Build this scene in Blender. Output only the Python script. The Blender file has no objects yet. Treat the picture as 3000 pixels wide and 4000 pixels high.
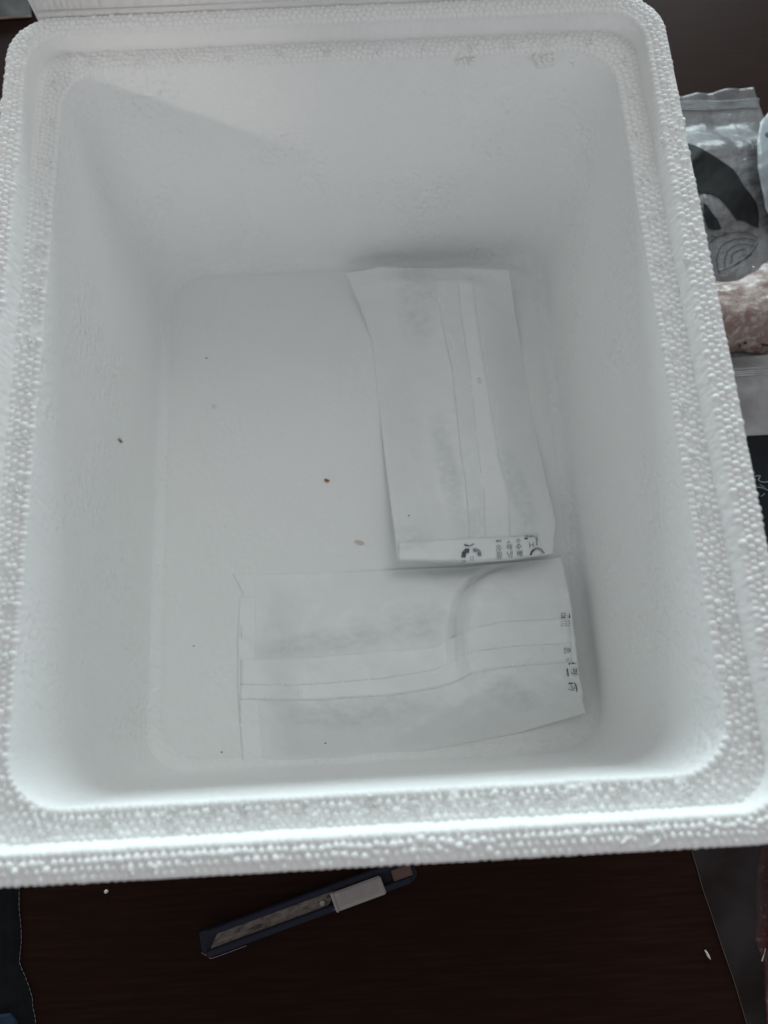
import bpy, bmesh, math, random
import numpy as np
from mathutils import Vector, Matrix, noise
from mathutils.bvhtree import BVHTree

random.seed(7)
RNG = np.random.default_rng(7)
S = bpy.context.scene
C = S.collection
R = math.radians

# ------------------------------------------------------------------ camera
FOC = 2951.6                      # focal length in pixels of the 3000 x 4000 photograph
CAM_ROT = (0.2799, 0.0007, -0.0521)
CAM_LOC = Vector((0.0070, -0.1765, 0.3418))
cam_data = bpy.data.cameras.new('camera')
cam = bpy.data.objects.new('camera', cam_data)
C.objects.link(cam)
cam.location = CAM_LOC
cam.rotation_euler = CAM_ROT
cam_data.sensor_fit = 'VERTICAL'
cam_data.sensor_height = 36.0
cam_data.sensor_width = 27.0
cam_data.lens = FOC / 4000 * 36.0
cam_data.clip_start = 0.01
cam_data.clip_end = 50
cam_data.dof.use_dof = True
cam_data.dof.focus_distance = 0.49
cam_data.dof.aperture_fstop = 5.4
S.camera = cam

# ------------------------------------------------------------------ light
world = bpy.data.worlds.new('World')
S.world = world
world.use_nodes = True
world.node_tree.nodes['Background'].inputs[0].default_value = (0.98, 0.98, 1.0, 1)
world.node_tree.nodes['Background'].inputs[1].default_value = 0.20

def area(name, loc, target, sx, sy, power, col):
    d = bpy.data.lights.new(name, 'AREA')
    d.shape = 'RECTANGLE'; d.size = sx; d.size_y = sy
    d.energy = power; d.color = col
    o = bpy.data.objects.new(name, d)
    C.objects.link(o)
    o.location = loc
    o.rotation_euler = (Vector(target) - Vector(loc)).to_track_quat('-Z', 'Y').to_euler()
    return o

area('window_light', (0.05, 2.6, 0.34), (0, 0, -0.05), 2.9, 0.42, 60, (0.80, 0.96, 1.0))
area('side_window_light', (-2.2, -0.35, 0.70), (0, 0, -0.1), 1.9, 0.60, 1.4, (1.0, 0.94, 0.95))
area('room_light', (0.5, -2.6, 1.05), (0, 0.1, -0.1), 2.2, 0.9, 7.2, (0.98, 0.91, 0.99))
sd = bpy.data.lights.new('reflected_patch_light', 'SPOT')      # the warm patch that falls over the left rim onto the far wall
sd.energy = 42; sd.color = (1.0, 0.90, 0.82); sd.spot_size = R(2.7); sd.spot_blend = 1.0; sd.shadow_soft_size = 0.06
so = bpy.data.objects.new('reflected_patch_light', sd); C.objects.link(so)
so.location = (-1.3, -1.0, 0.60)
so.rotation_euler = (Vector((-0.114, 0.205, -0.026)) - so.location).to_track_quat('-Z', 'Y').to_euler()
area('ceiling_bounce_fill', (0.9, 1.4, 1.8), (0.1, 0.1, -0.2), 1.8, 1.5, 8, (0.94, 1.0, 1.0))  # added fill standing in for ceiling bounce, placed to give the table a sheen

S.view_settings.view_transform = 'Standard'
S.view_settings.look = 'None'
S.view_settings.exposure = 0.42
S.view_settings.gamma = 1.0
S.render.engine = 'CYCLES'
S.cycles.max_bounces = 9
S.cycles.diffuse_bounces = 8
S.cycles.glossy_bounces = 3
S.cycles.transmission_bounces = 4

# ------------------------------------------------------------------ helpers
CAM_M = cam.rotation_euler.to_matrix()

def at(px, py, z):
    """point of the horizontal plane at height z that the photograph shows at pixel px, py"""
    d = CAM_M @ Vector(((px - 1500) / FOC, -(py - 2000) / FOC, -1.0))
    t = (z - CAM_LOC.z) / d.z
    return CAM_LOC + d * t

def pix(p):
    q = CAM_M.transposed() @ (Vector(p) - CAM_LOC)
    return 1500 + FOC * q.x / -q.z, 2000 - FOC * q.y / -q.z, -q.z

def tag(o, label=None, cat=None, group=None, kind=None):
    if label: o['label'] = label
    if cat: o['category'] = cat
    if group: o['group'] = group
    if kind: o['kind'] = kind
    return o

def empty(name, loc, label, cat, group=None):
    o = bpy.data.objects.new(name, None)
    C.objects.link(o)
    o.location = loc
    o.empty_display_size = 0.02
    return tag(o, label, cat, group)

def mesh_obj(name, verts, faces, mat, parent=None, smooth=True):
    me = bpy.data.meshes.new(name)
    me.from_pydata([tuple(v) for v in verts], [], faces)
    me.update()
    if smooth: me.polygons.foreach_set('use_smooth', [True] * len(me.polygons))
    if mat: me.materials.append(mat)
    o = bpy.data.objects.new(name, me)
    C.objects.link(o)
    if parent:
        o.parent = parent
        o.matrix_parent_inverse = Matrix.Translation(-Vector(parent.location)) if parent.rotation_euler.z == 0 else parent.matrix_world.inverted()
    return o

def bm_obj(name, bm, mat, parent=None, smooth=False):
    me = bpy.data.meshes.new(name)
    bm.normal_update()
    bm.to_mesh(me); bm.free()
    if smooth: me.polygons.foreach_set('use_smooth', [True] * len(me.polygons))
    if mat: me.materials.append(mat)
    o = bpy.data.objects.new(name, me)
    C.objects.link(o)
    if parent:
        o.parent = parent
    return o

def fbm(x, y, s, seed=0.0, o=3):
    return noise.fractal(Vector((x * s, y * s, seed)), 1.0, 2.0, o)

# ------------------------------------------------------------------ materials
class Nt:
    def __init__(self, name):
        self.m = bpy.data.materials.new(name)
        self.m.use_nodes = True
        self.t = self.m.node_tree
        self.b = self.t.nodes['Principled BSDF']
        self.tc = self.n('ShaderNodeTexCoord')
    def n(self, typ, **kw):
        nd = self.t.nodes.new(typ)
        for k, v in kw.items(): setattr(nd, k, v)
        return nd
    def l(self, a, b): self.t.links.new(a, b)
    def set(self, **kw):
        for k, v in kw.items():
            k = k.replace('_', ' ')
            if k in self.b.inputs:
                self.b.inputs[k].default_value = v if not (isinstance(v, tuple) and len(v) == 3) else (*v, 1)
    def mapping(self, scale=(1, 1, 1), rot=(0, 0, 0)):
        m = self.n('ShaderNodeMapping')
        m.inputs['Scale'].default_value = scale
        m.inputs['Rotation'].default_value = rot
        self.l(self.tc.outputs['Object'], m.inputs['Vector'])
        return m.outputs['Vector']
    def noise(self, scale, detail=3, vec=None, rough=0.55):
        nd = self.n('ShaderNodeTexNoise')
        nd.inputs['Scale'].default_value = scale
        nd.inputs['Detail'].default_value = detail
        nd.inputs['Roughness'].default_value = rough
        self.l(vec or self.tc.outputs['Object'], nd.inputs['Vector'])
        return nd.outputs['Fac']
    def voro(self, scale, feature='F1', vec=None, smooth=None):
        nd = self.n('ShaderNodeTexVoronoi', feature=feature)
        nd.inputs['Scale'].default_value = scale
        self.l(vec or self.tc.outputs['Object'], nd.inputs['Vector'])
        return nd.outputs['Distance']
    def ramp(self, fac, stops):
        nd = self.n('ShaderNodeValToRGB')
        els = nd.color_ramp.elements
        while len(els) < len(stops): els.new(0.5)
        for e, (p, c) in zip(els, stops):
            e.position = p
            e.color = (*c, 1) if isinstance(c, tuple) else (c, c, c, 1)
        self.l(fac, nd.inputs['Fac'])
        return nd.outputs['Color']
    def math(self, op, a, b):
        nd = self.n('ShaderNodeMath', operation=op)
        for i, v in enumerate((a, b)):
            if isinstance(v, (int, float)): nd.inputs[i].default_value = v
            else: self.l(v, nd.inputs[i])
        return nd.outputs[0]
    def bump(self, h, strength, dist, prev=None):
        nd = self.n('ShaderNodeBump')
        nd.inputs['Strength'].default_value = strength
        nd.inputs['Distance'].default_value = dist
        self.l(h, nd.inputs['Height'])
        if prev is not None: self.l(prev, nd.inputs['Normal'])
        return nd.outputs['Normal']
    def base(self, c): self.l(c, self.b.inputs['Base Color'])
    def normal(self, n): self.l(n, self.b.inputs['Normal'])

FOAM_COL = (0.80, 0.815, 0.80)
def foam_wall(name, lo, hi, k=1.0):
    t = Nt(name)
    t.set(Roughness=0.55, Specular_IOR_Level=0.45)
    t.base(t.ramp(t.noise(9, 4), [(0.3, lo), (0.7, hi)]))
    cells = t.voro(260, 'SMOOTH_F1')
    gate = t.ramp(t.noise(14, 2), [(0.42, 0.12), (0.68, 1.0)])
    n1 = t.bump(t.math('MULTIPLY', cells, gate), 0.9 * k, 0.0020)
    n2 = t.bump(t.noise(600, 4), 0.8 * k, 0.0009, n1)
    spots = t.ramp(t.voro(95), [(0.03, 0.0), (0.10, 1.0)])
    n3 = t.bump(spots, 0.18, 0.0006, n2)
    t.normal(n3)
    return t.m
def foam_rim():
    t = Nt('rim_foam')
    t.set(Roughness=0.6, Specular_IOR_Level=0.35)
    t.base(t.ramp(t.noise(25, 4), [(0.3, (0.87, 0.88, 0.865)), (0.7, (0.91, 0.92, 0.91))]))
    v = t.mapping((1, 1, 0.45))
    n1 = t.bump(t.voro(330, 'SMOOTH_F1', v), 0.6, 0.0012)
    n2 = t.bump(t.noise(700, 4), 0.2, 0.0006, n1)
    t.normal(n2)
    return t.m
def foam_bead():
    t = Nt('foam_bead_skin')
    t.set(Base_Color=(0.90, 0.91, 0.895), Roughness=0.62, Specular_IOR_Level=0.28)
    t.b.inputs['Subsurface Weight'].default_value = 0.0
    t.b.inputs['Subsurface Radius'].default_value = (0.0012, 0.0012, 0.0011)
    t.b.inputs['Subsurface Scale'].default_value = 1.0
    t.normal(t.bump(t.noise(1500, 3), 0.25, 0.0003))
    return t.m
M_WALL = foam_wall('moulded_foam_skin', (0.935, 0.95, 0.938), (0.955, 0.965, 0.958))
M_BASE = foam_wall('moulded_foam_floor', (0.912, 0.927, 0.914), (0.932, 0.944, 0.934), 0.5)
M_RIM, M_BEAD = foam_rim(), foam_bead()

def m_table():
    t = Nt('dark_wood_veneer')
    v = t.mapping((2.2, 40, 1))
    g = t.noise(9, 6, v, 0.6)
    t.base(t.ramp(g, [(0.28, (0.0125, 0.0056, 0.0043)), (0.55, (0.0185, 0.0086, 0.0066)), (0.82, (0.0275, 0.0132, 0.0102))]))
    t.set(Roughness=0.42, Specular_IOR_Level=0.07)
    t.b.inputs['Specular Tint'].default_value = (1.0, 0.70, 0.56, 1)
    t.normal(t.bump(t.noise(60, 4, t.mapping((2, 60, 1))), 0.12, 0.0004))
    return t.m
def m_film(name, col, alpha_lo, alpha_hi, rough=0.3, scale=18, crinkle=0.75):
    """milky plastic film: part of the light passes through"""
    t = Nt(name)
    t.base(t.ramp(t.noise(13, 4), [(0.32, tuple(c * 0.6 for c in col)), (0.70, tuple(c * 1.5 for c in col))]))
    t.set(Roughness=rough, Specular_IOR_Level=0.4)
    a = t.ramp(t.noise(scale, 4), [(0.35, alpha_lo), (0.65, alpha_hi)])
    t.l(a, t.b.inputs['Alpha'])
    t.normal(t.bump(t.noise(38, 4), crinkle, 0.006))
    return t.m
def m_plain(name, col, rough=0.5, var=0.25, scale=120, bump=0.1, metal=0.0, spec=0.4):
    t = Nt(name)
    lo = tuple(c * (1 - var) for c in col); hi = tuple(min(1, c * (1 + var)) for c in col)
    t.base(t.ramp(t.noise(scale, 4), [(0.3, lo), (0.7, hi)]))
    t.set(Roughness=rough, Metallic=metal, Specular_IOR_Level=spec)
    t.normal(t.bump(t.noise(scale * 6, 3), bump, 0.0004))
    return t.m
M_TABLE = m_table()

# ------------------------------------------------------------------ table
H = 0.204                      # depth of the cavity floor under the rim
Z_FLOOR = -H
Z_TABLE = -0.230
bm = bmesh.new()
bmesh.ops.create_cube(bm, size=1, matrix=Matrix.Translation((0.1, 0.1, Z_TABLE - 0.015)) @ Matrix.Diagonal((1.9, 1.7, 0.03, 1)))
bmesh.ops.bevel(bm, geom=bm.edges[:], offset=0.004, segments=2, affect='EDGES')
tag(bm_obj('table_top', bm, M_TABLE), 'dark brown wooden table top under the white foam box', kind='structure')

# ------------------------------------------------------------------ the foam box
A, B = 0.190, 0.2312           # half width and half length of the outer lip
W1, S1, H1, W2, D = 0.0130, 0.0017, 0.0118, 0.0139, 0.0058
N_SIDE, N_COR = 40, 12

def ring(a, b, r, z):
    """points of a rounded rectangle, always the same number"""
    pts = []
    for cx, cy, a0, (sx, sy) in ((a - r, -b + r, -90, (-1, 0)), (a - r, b - r, 0, (0, 0)), (-a + r, b - r, 90, (0, 0)), (-a + r, -b + r, 180, (0, 0))):
        for k in range(N_COR + 1):
            t = R(a0 + 90 * k / N_COR)
            pts.append((cx + r * math.cos(t), cy + r * math.sin(t)))
    out = []
    n = len(pts)
    for i in range(n):
        out.append((*pts[i], z))
        if i % (N_COR + 1) == N_COR:
            p, q = pts[i], pts[(i + 1) % n]
            for k in range(1, N_SIDE):
                f = k / N_SIDE
                out.append((p[0] + (q[0] - p[0]) * f, p[1] + (q[1] - p[1]) * f, z))
    return out

def loft(name, profile, mat, parent, cap=False, wob=0.0):
    verts, faces = [], []
    n = None
    for (a, b, r, z) in profile:
        rg = ring(a, b, r, z)
        n = len(rg)
        for (x, y, zz) in rg:
            w = wob * fbm(x, y, 45, zz * 40)
            verts.append((x * (1 + w / A), y * (1 + w / B), zz + (0 if zz <= -H + 1e-6 else w * 0.5)))
    for j in range(len(profile) - 1):
        for i in range(n):
            i2 = (i + 1) % n
            faces.append((j * n + i, j * n + i2, (j + 1) * n + i2, (j + 1) * n + i))
    if cap:
        faces.append(tuple((len(profile) - 1) * n + i for i in range(n)))
    return mesh_obj(name, verts, faces, mat, parent)

box = empty('foam_box', (0, 0, Z_TABLE), 'open white foam box with pebbly rim, standing on the dark table', 'foam box')
i1 = W1 + S1
i2 = i1 + W2
i3 = i2 + D
RO, RI, RS, RC, RF = 0.027, 0.021, 0.020, 0.026, 0.026
outer = [(A - 0.016, B - 0.016, 0.022, Z_TABLE + 0.0005), (A - 0.013, B - 0.013, 0.024, Z_TABLE + 0.004),
         (A - 0.004, B - 0.004, 0.026, -0.05), (A - 0.001, B - 0.001, RO, -0.006), (A, B, RO, -0.0022)]
loft('outer_wall', outer, M_RIM, box, wob=0.0004)
rim = [(A, B, RO, -0.0022), (A - 0.0007, B - 0.0007, RO, -0.0010), (A - 0.002, B - 0.002, RO - .001, -0.0007),
       (A - W1 + 0.001, B - W1 + 0.001, RI, -0.0007), (A - W1, B - W1, RI, -0.0012),
       (A - W1 - S1 * 0.3, B - W1 - S1 * 0.3, RI, -0.004), (A - W1 - S1 * 0.7, B - W1 - S1 * 0.7, RI, -0.008),
       (A - i1, B - i1, RS, -H1 + 0.0005), (A - i1 - 0.001, B - i1 - 0.001, RS, -H1 - 0.0003),
       (A - i2 + 0.0008, B - i2 + 0.0008, RC, -H1 - 0.0003), (A - i2, B - i2, RC, -H1 - 0.0010)]
loft('rim', rim, M_RIM, box, wob=0.0004)
wall = [(A - i2, B - i2, RC, -H1 - 0.0010)]
for k in range(1, 13):
    f = k / 12
    wall.append((A - i2 - D * f * 0.8, B - i2 - D * f * 0.8, RC + 0.004 * f, -H1 - 0.001 - (H - H1 - 0.009) * f))
FR = 0.008
for k in range(1, 7):
    t = R(90 * k / 6)
    ins = i2 + D * 0.8 + FR * (1 - math.cos(t))
    wall.append((A - ins, B - ins, RC + 0.004, -H + FR - FR * math.sin(t)))
loft('inner_wall', wall, M_WALL, box, wob=0.0004)
fl = [(wall[-1][0] + 0.0025, wall[-1][1] + 0.0025, wall[-1][2], -H - 0.0002)]
for k in range(1, 8):
    f = k / 8
    fl.append((fl[0][0] * (1 - f) + 0.002 * f, fl[0][1] * (1 - f) + 0.03 * f, max(fl[0][2] * (1 - f), 0.0015), -H))
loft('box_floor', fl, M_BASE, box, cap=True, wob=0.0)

# --- beads of the rim: packed by pushing apart
def sdf(P, a, b, r):
    q = np.abs(P) - np.array([a - r, b - r])
    return np.linalg.norm(np.maximum(q, 0), axis=1) + np.minimum(np.max(q, axis=1), 0) - r
def sdf_grad(P, a, b, r):
    e = 1e-6
    gx = (sdf(P + [e, 0], a, b, r) - sdf(P - [e, 0], a, b, r)) / (2 * e)
    gy = (sdf(P + [0, e], a, b, r) - sdf(P - [0, e], a, b, r)) / (2 * e)
    g = np.stack([gx, gy], 1)
    return g / np.maximum(np.linalg.norm(g, axis=1, keepdims=True), 1e-9)

def pack(ao, bo, ro, ai, bi, ri, width, d, fill, iters=170, vents=()):
    """points in the ring of the given width inside the rounded rectangle, about d apart"""
    per = 4 * (ao + bo) - 8 * ro + 2 * math.pi * ro
    n = int(per * width / (0.866 * d * d) * fill)
    u = RNG.random((n * 12, 2)) * 2 - 1
    P = u * [ao, bo]
    s = sdf(P, ao, bo, ro)
    P = P[(s < 0) & (sdf(P, ai, bi, ri) > 0)]
    while len(P) < n:
        Q = (RNG.random((n * 12, 2)) * 2 - 1) * [ao, bo]
        s = sdf(Q, ao, bo, ro)
        P = np.concatenate([P, Q[(s < 0) & (sdf(Q, ai, bi, ri) > 0)]])
    P = P[:n]
    rad = d * (0.84 + 0.32 * RNG.random(n) ** 1.5)
    lo = d * 0.42
    for it in range(iters):
        # neighbours by sorting into coarse cells
        order = np.argsort(np.arctan2(P[:, 1] / bo, P[:, 0] / ao))
        P = P[order]; rad = rad[order]
        K = 20
        mv = np.zeros_like(P)
        for k in range(1, K):
            Q = np.roll(P, -k, axis=0); rq = np.roll(rad, -k)
            dv = Q - P
            dd = np.linalg.norm(dv, axis=1)
            want = (rad + rq) * 0.5
            ov = np.maximum(want - dd, 0)
            f = (dv / np.maximum(dd, 1e-9)[:, None]) * (ov * 0.30)[:, None]
            mv -= f
            mv += np.roll(f, k, axis=0)
        P = P + mv
        for (vx, vy, vr) in vents:
            dv = P - [vx, vy]
            dd = np.linalg.norm(dv, axis=1)
            m = dd < vr
            P[m] += dv[m] / np.maximum(dd[m], 1e-9)[:, None] * (vr - dd[m])[:, None]
        s = sdf(P, ao, bo, ro); g = sdf_grad(P, ao, bo, ro)
        P -= g * np.maximum(s + lo, 0)[:, None]
        s = sdf(P, ai, bi, ri); g = sdf_grad(P, ai, bi, ri)
        P += g * np.maximum(lo - s, 0)[:, None]
    return P, rad

def dome(sub, lowcut):
    bm = bmesh.new()
    bmesh.ops.create_icosphere(bm, subdivisions=sub, radius=1)
    bmesh.ops.delete(bm, geom=[v for v in bm.verts if v.co.z < lowcut], context='VERTS')
    v = np.array([v.co[:] for v in bm.verts])
    bm.verts.index_update()
    f = np.array([[x.index for x in fc.verts] for fc in bm.faces])
    bm.free()
    return v, f
DV, DF = dome(3, -0.15)
DV2, DF2 = dome(2, -0.3)

# the damaged places of the rim (photograph pixels)
chips = [(at(2640, 540, 0), 0.0070), (at(2655, 470, 0), 0.0035), (at(2668, 625, 0), 0.0045), (at(2700, 1010, 0), 0.0030), (at(15, 400, 0), 0.0040)]
holes = [(at(2552, 695, -H1), 0.0046), (at(1815, 215, -H1), 0.0060), (at(2125, 222, -H1), 0.0068), (at(150, 1120, -H1), 0.0032)]
vents = []
av, bv, rv = A - i1 - W2 * 0.60, B - i1 - W2 * 0.60, 0.022
vr_ring = ring(av, bv, rv, 0)
acc = 0.0; prev = Vector(vr_ring[0])
for p in vr_ring[1:]:
    p = Vector(p)
    acc += (p - prev).length
    if acc > 0.0225:
        vents.append((p.x + random.uniform(-.001, .001), p.y + random.uniform(-.001, .001), 0.0040)); acc = random.uniform(-0.003, 0.002)
    prev = p

beads = []    # x, y, z, radii (3), spin, tilt
lipP, lipR = pack(A - 0.0003, B - 0.0003, RO, A - W1, B - W1, RI, W1 - 0.0003, 0.0039, 1.16)
for (x, y), d in zip(lipP, lipR):
    if any((Vector((x, y, 0)) - c).length < r * random.uniform(.85, 1.1) for c, r in chips):
        if random.random() < 0.8: continue
    e = sdf(np.array([[x, y]]), A, B, RO)[0]
    drop = 0.0007 if e > -0.0022 or e < -(W1 - 0.0022) else 0
    beads.append((x, y, -0.0013 - drop + random.uniform(-.00022, .00022), d * .54, d * random.uniform(.48, .53), d * random.uniform(.46, .56), random.uniform(0, 6.28)))
# one row hanging round the outer edge
rr = ring(A - 0.0013, B - 0.0013, RO, 0)
acc = 0; prev = Vector(rr[0])
for p in rr[1:] + rr[:1]:
    p = Vector(p); L = (p - prev).length; k = 0
    while acc < L:
        q = prev + (p - prev) * (acc / max(L, 1e-9))
        if not any((q - c).length < r * 0.9 for c, r in chips):
            beads.append((q.x, q.y, -0.0040 + random.uniform(-.0003, .0003), .0019, .0019, .0020, random.uniform(0, 6.28)))
        acc += random.uniform(.0033, .0041)
    acc -= L; prev = p
ledP, ledR = pack(A - i1 + 0.0002, B - i1 + 0.0002, RS, A - i2, B - i2, RC, W2 - 0.0002, 0.0040, 1.12, vents=vents)
for (x, y), d in zip(ledP, ledR):
    if any((Vector((x, y, -H1)) - c).length < r for c, r in holes): continue
    beads.append((x, y, -H1 - 0.0012 + random.uniform(-.0002, .0002), d * .54, d * .51, d * random.uniform(.42, .50), random.uniform(0, 6.28)))
tiny = []
for (vx, vy, vr) in vents:
    for k in range(random.randint(15, 22)):
        t = random.uniform(0, 6.28); q = vr * 0.95 * math.sqrt(random.random())
        r = random.uniform(.0005, .00105)
        tiny.append((vx + q * math.cos(t), vy + q * math.sin(t), -H1 - .0003 + random.uniform(-.0003, .0006), r, r * random.uniform(.7, 1.1), r * random.uniform(.8, 1.3), random.uniform(0, 6.28)))
for c, r in chips + holes:
    for k in range(int(r * 9000)):
        t = random.uniform(0, 6.28); q = r * 1.05 * math.sqrt(random.random())
        s = random.uniform(.0005, .0016)
        tiny.append((c.x + q * math.cos(t), c.y + q * math.sin(t), c.z - .0018 + random.uniform(-.0008, .0010), s, s * random.uniform(.6, 1.2), s, random.uniform(0, 6.28)))

def bead_mesh_arrays(lst, V, F, jit=0.0):
    vs, fs = [], []
    for i, (x, y, z, rx, ry, rz, sp) in enumerate(lst):
        c, s = math.cos(sp), math.sin(sp)
        P = V * [rx, ry, rz]
        if jit: P = P * (1 + RNG.normal(0, jit, (len(V), 1)))
        X = P[:, 0] * c - P[:, 1] * s + x
        Y = P[:, 0] * s + P[:, 1] * c + y
        vs.append(np.stack([X, Y, P[:, 2] + z], 1))
        fs.append(F + i * len(V))
    return np.concatenate(vs), np.concatenate(fs)
def np_mesh(name, vs, fs, mat):
    me = bpy.data.meshes.new(name)
    me.vertices.add(len(vs)); me.vertices.foreach_set('co', vs.ravel())
    me.loops.add(len(fs) * 3); me.loops.foreach_set('vertex_index', fs.ravel().astype(np.int32))
    me.polygons.add(len(fs))
    me.polygons.foreach_set('loop_start', np.arange(0, len(fs) * 3, 3, dtype=np.int32))
    me.polygons.foreach_set('loop_total', np.full(len(fs), 3, dtype=np.int32))
    me.polygons.foreach_set('use_smooth', np.ones(len(fs), dtype=bool))
    me.update(calc_edges=True); me.validate()
    me.materials.append(mat)
    return me

def view_size(b):
    u, v, zz = pix(b[:3])
    if not (10 < u < 2990 and 10 < v < 3990): return 0
    return b[3] / zz
beads.sort(key=view_size, reverse=True)
single, rest = beads[:300], beads[300:]
bead_me = np_mesh('bead', DV2 * 1.0, DF2, M_BEAD)
for b in single:
    o = bpy.data.objects.new('bead', bead_me)
    C.objects.link(o)
    o.parent = box
    o.matrix_parent_inverse = Matrix.Translation((0, 0, -Z_TABLE))
    o.location = b[:3]; o.scale = b[3:6]; o.rotation_euler = (0, 0, b[6])
vs, fs = bead_mesh_arrays(rest, DV2, DF2, 0.0)
o = bpy.data.objects.new('beads', np_mesh('beads', vs, fs, M_BEAD)); C.objects.link(o)
o.parent = box; o.matrix_parent_inverse = Matrix.Translation((0, 0, -Z_TABLE)); o['kind'] = 'stuff'
tv, tf = dome(1, -1.1)
vs, fs = bead_mesh_arrays(tiny, tv, tf, 0.12)
o = bpy.data.objects.new('vent_crumbs', np_mesh('vent_crumbs', vs, fs, M_BEAD)); C.objects.link(o)
o.parent = box; o.matrix_parent_inverse = Matrix.Translation((0, 0, -Z_TABLE)); o['kind'] = 'stuff'

# ------------------------------------------------------------------ sheets and pouches
def resample(poly, n):
    P = [Vector(p) for p in poly]
    L = [0]
    for a, b in zip(P, P[1:]): L.append(L[-1] + (b - a).length)
    out = []
    for i in range(n):
        t = L[-1] * i / (n - 1)
        k = 0
        while k < len(L) - 2 and L[k + 1] < t: k += 1
        f = (t - L[k]) / max(L[k + 1] - L[k], 1e-9)
        out.append(P[k].lerp(P[k + 1], f))
    # soften the corners of the traced line
    for _ in range(2):
        out = [out[0]] + [(out[i - 1] + out[i] * 2 + out[i + 1]) / 4 for i in range(1, n - 1)] + [out[-1]]
    return out

def pts(z0, *p):
    """traced points (x, y, height above z0) -> world"""
    return [at(q[0], q[1], z0 + (q[2] if len(q) > 2 else 0)) for q in p]

def sheet(name, top, bottom, left, right, nu, nv, h, mat, parent=None, under=0.0002, closed=True):
    T, Bm = resample(top, nu), resample(bottom, nu)
    Lf, Rt = resample(left, nv), resample(right, nv)
    verts, faces = [], []
    def vid(i, j): return j * nu + i
    for j in range(nv):
        v = j / (nv - 1)
        for i in range(nu):
            u = i / (nu - 1)
            p = T[i] * (1 - v) + Bm[i] * v + Lf[j] * (1 - u) + Rt[j] * u \
                - (T[0] * (1 - u) * (1 - v) + T[-1] * u * (1 - v) + Bm[0] * (1 - u) * v + Bm[-1] * u * v)
            verts.append(p)
    base = [v.copy() for v in verts]
    for j in range(nv):
        for i in range(nu):
            p = verts[vid(i, j)]
            p.z += h(i / (nu - 1), j / (nv - 1), p)
    for j in range(nv - 1):
        for i in range(nu - 1):
            faces.append((vid(i, j), vid(i, j + 1), vid(i + 1, j + 1), vid(i + 1, j)))
    if closed:
        off = len(verts)
        for p in base: verts.append(p - Vector((0, 0, under)))
        for j in range(nv - 1):
            for i in range(nu - 1):
                faces.append((off + vid(i, j), off + vid(i + 1, j), off + vid(i + 1, j + 1), off + vid(i, j + 1)))
        edge = [vid(i, 0) for i in range(nu)] + [vid(nu - 1, j) for j in range(1, nv)] + [vid(i, nv - 1) for i in range(nu - 2, -1, -1)] + [vid(0, j) for j in range(nv - 2, 0, -1)]
        for a, b in zip(edge, edge[1:] + edge[:1]):
            faces.append((a, b, off + b, off + a))
    return mesh_obj(name, verts, faces, mat, parent)

def bvh_of(o):
    me = o.data
    return BVHTree.FromPolygons([tuple(v.co) for v in me.vertices], [tuple(p.vertices) for p in me.polygons])

def drape(points, z_guess, bvh, lift):
    """drop photograph points onto a surface from straight above"""
    out = []
    for (x, y) in points:
        z = z_guess
        for _ in range(4):
            p = at(x, y, z)
            hit = bvh.ray_cast(Vector((p.x, p.y, 0.1)), Vector((0, 0, -1)))
            if hit[0] is None: break
            z = hit[0].z
        p = at(x, y, z)
        out.append(Vector((p.x, p.y, z + lift)))
    return out

def decal(name, polys, z_guess, bvh, mat, parent, lift=0.0003, fine=14):
    bm = bmesh.new()
    for poly in polys:
        vs = [bm.verts.new((x, y, 0)) for x, y in poly]
        try: bm.faces.new(vs)
        except ValueError: pass
    bmesh.ops.triangulate(bm, faces=bm.faces[:])
    for _ in range(5):
        long = [e for e in bm.edges if e.calc_length() > fine]
        if not long: break
        bmesh.ops.subdivide_edges(bm, edges=long, cuts=1)
        bmesh.ops.triangulate(bm, faces=bm.faces[:])
    co = drape([(v.co.x, v.co.y) for v in bm.verts], z_guess, bvh, lift)
    for v, c in zip(bm.verts, co): v.co = c
    bmesh.ops.recalc_face_normals(bm, faces=bm.faces[:])
    for f in bm.faces:
        if f.normal.z < 0: f.normal_flip()
    o = bm_obj(name, bm, mat, None, True)
    if parent:
        o.parent = parent
        o.matrix_parent_inverse = Matrix.Translation(-Vector(parent.location))
    return o

def stroke(line, w):
    """a thick line as a list of small quads (photograph pixels)"""
    L = [Vector((p[0], p[1])) for p in line]
    W = [(p[2] if len(p) > 2 else w) for p in line]
    ls, rs = [], []
    for i, p in enumerate(L):
        d = (L[min(i + 1, len(L) - 1)] - L[max(i - 1, 0)]).normalized()
        n = Vector((-d.y, d.x)) * W[i] * 0.5
        ls.append(p + n); rs.append(p - n)
    return [[tuple(ls[i]), tuple(ls[i + 1]), tuple(rs[i + 1]), tuple(rs[i])] for i in range(len(L) - 1)]

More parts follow.
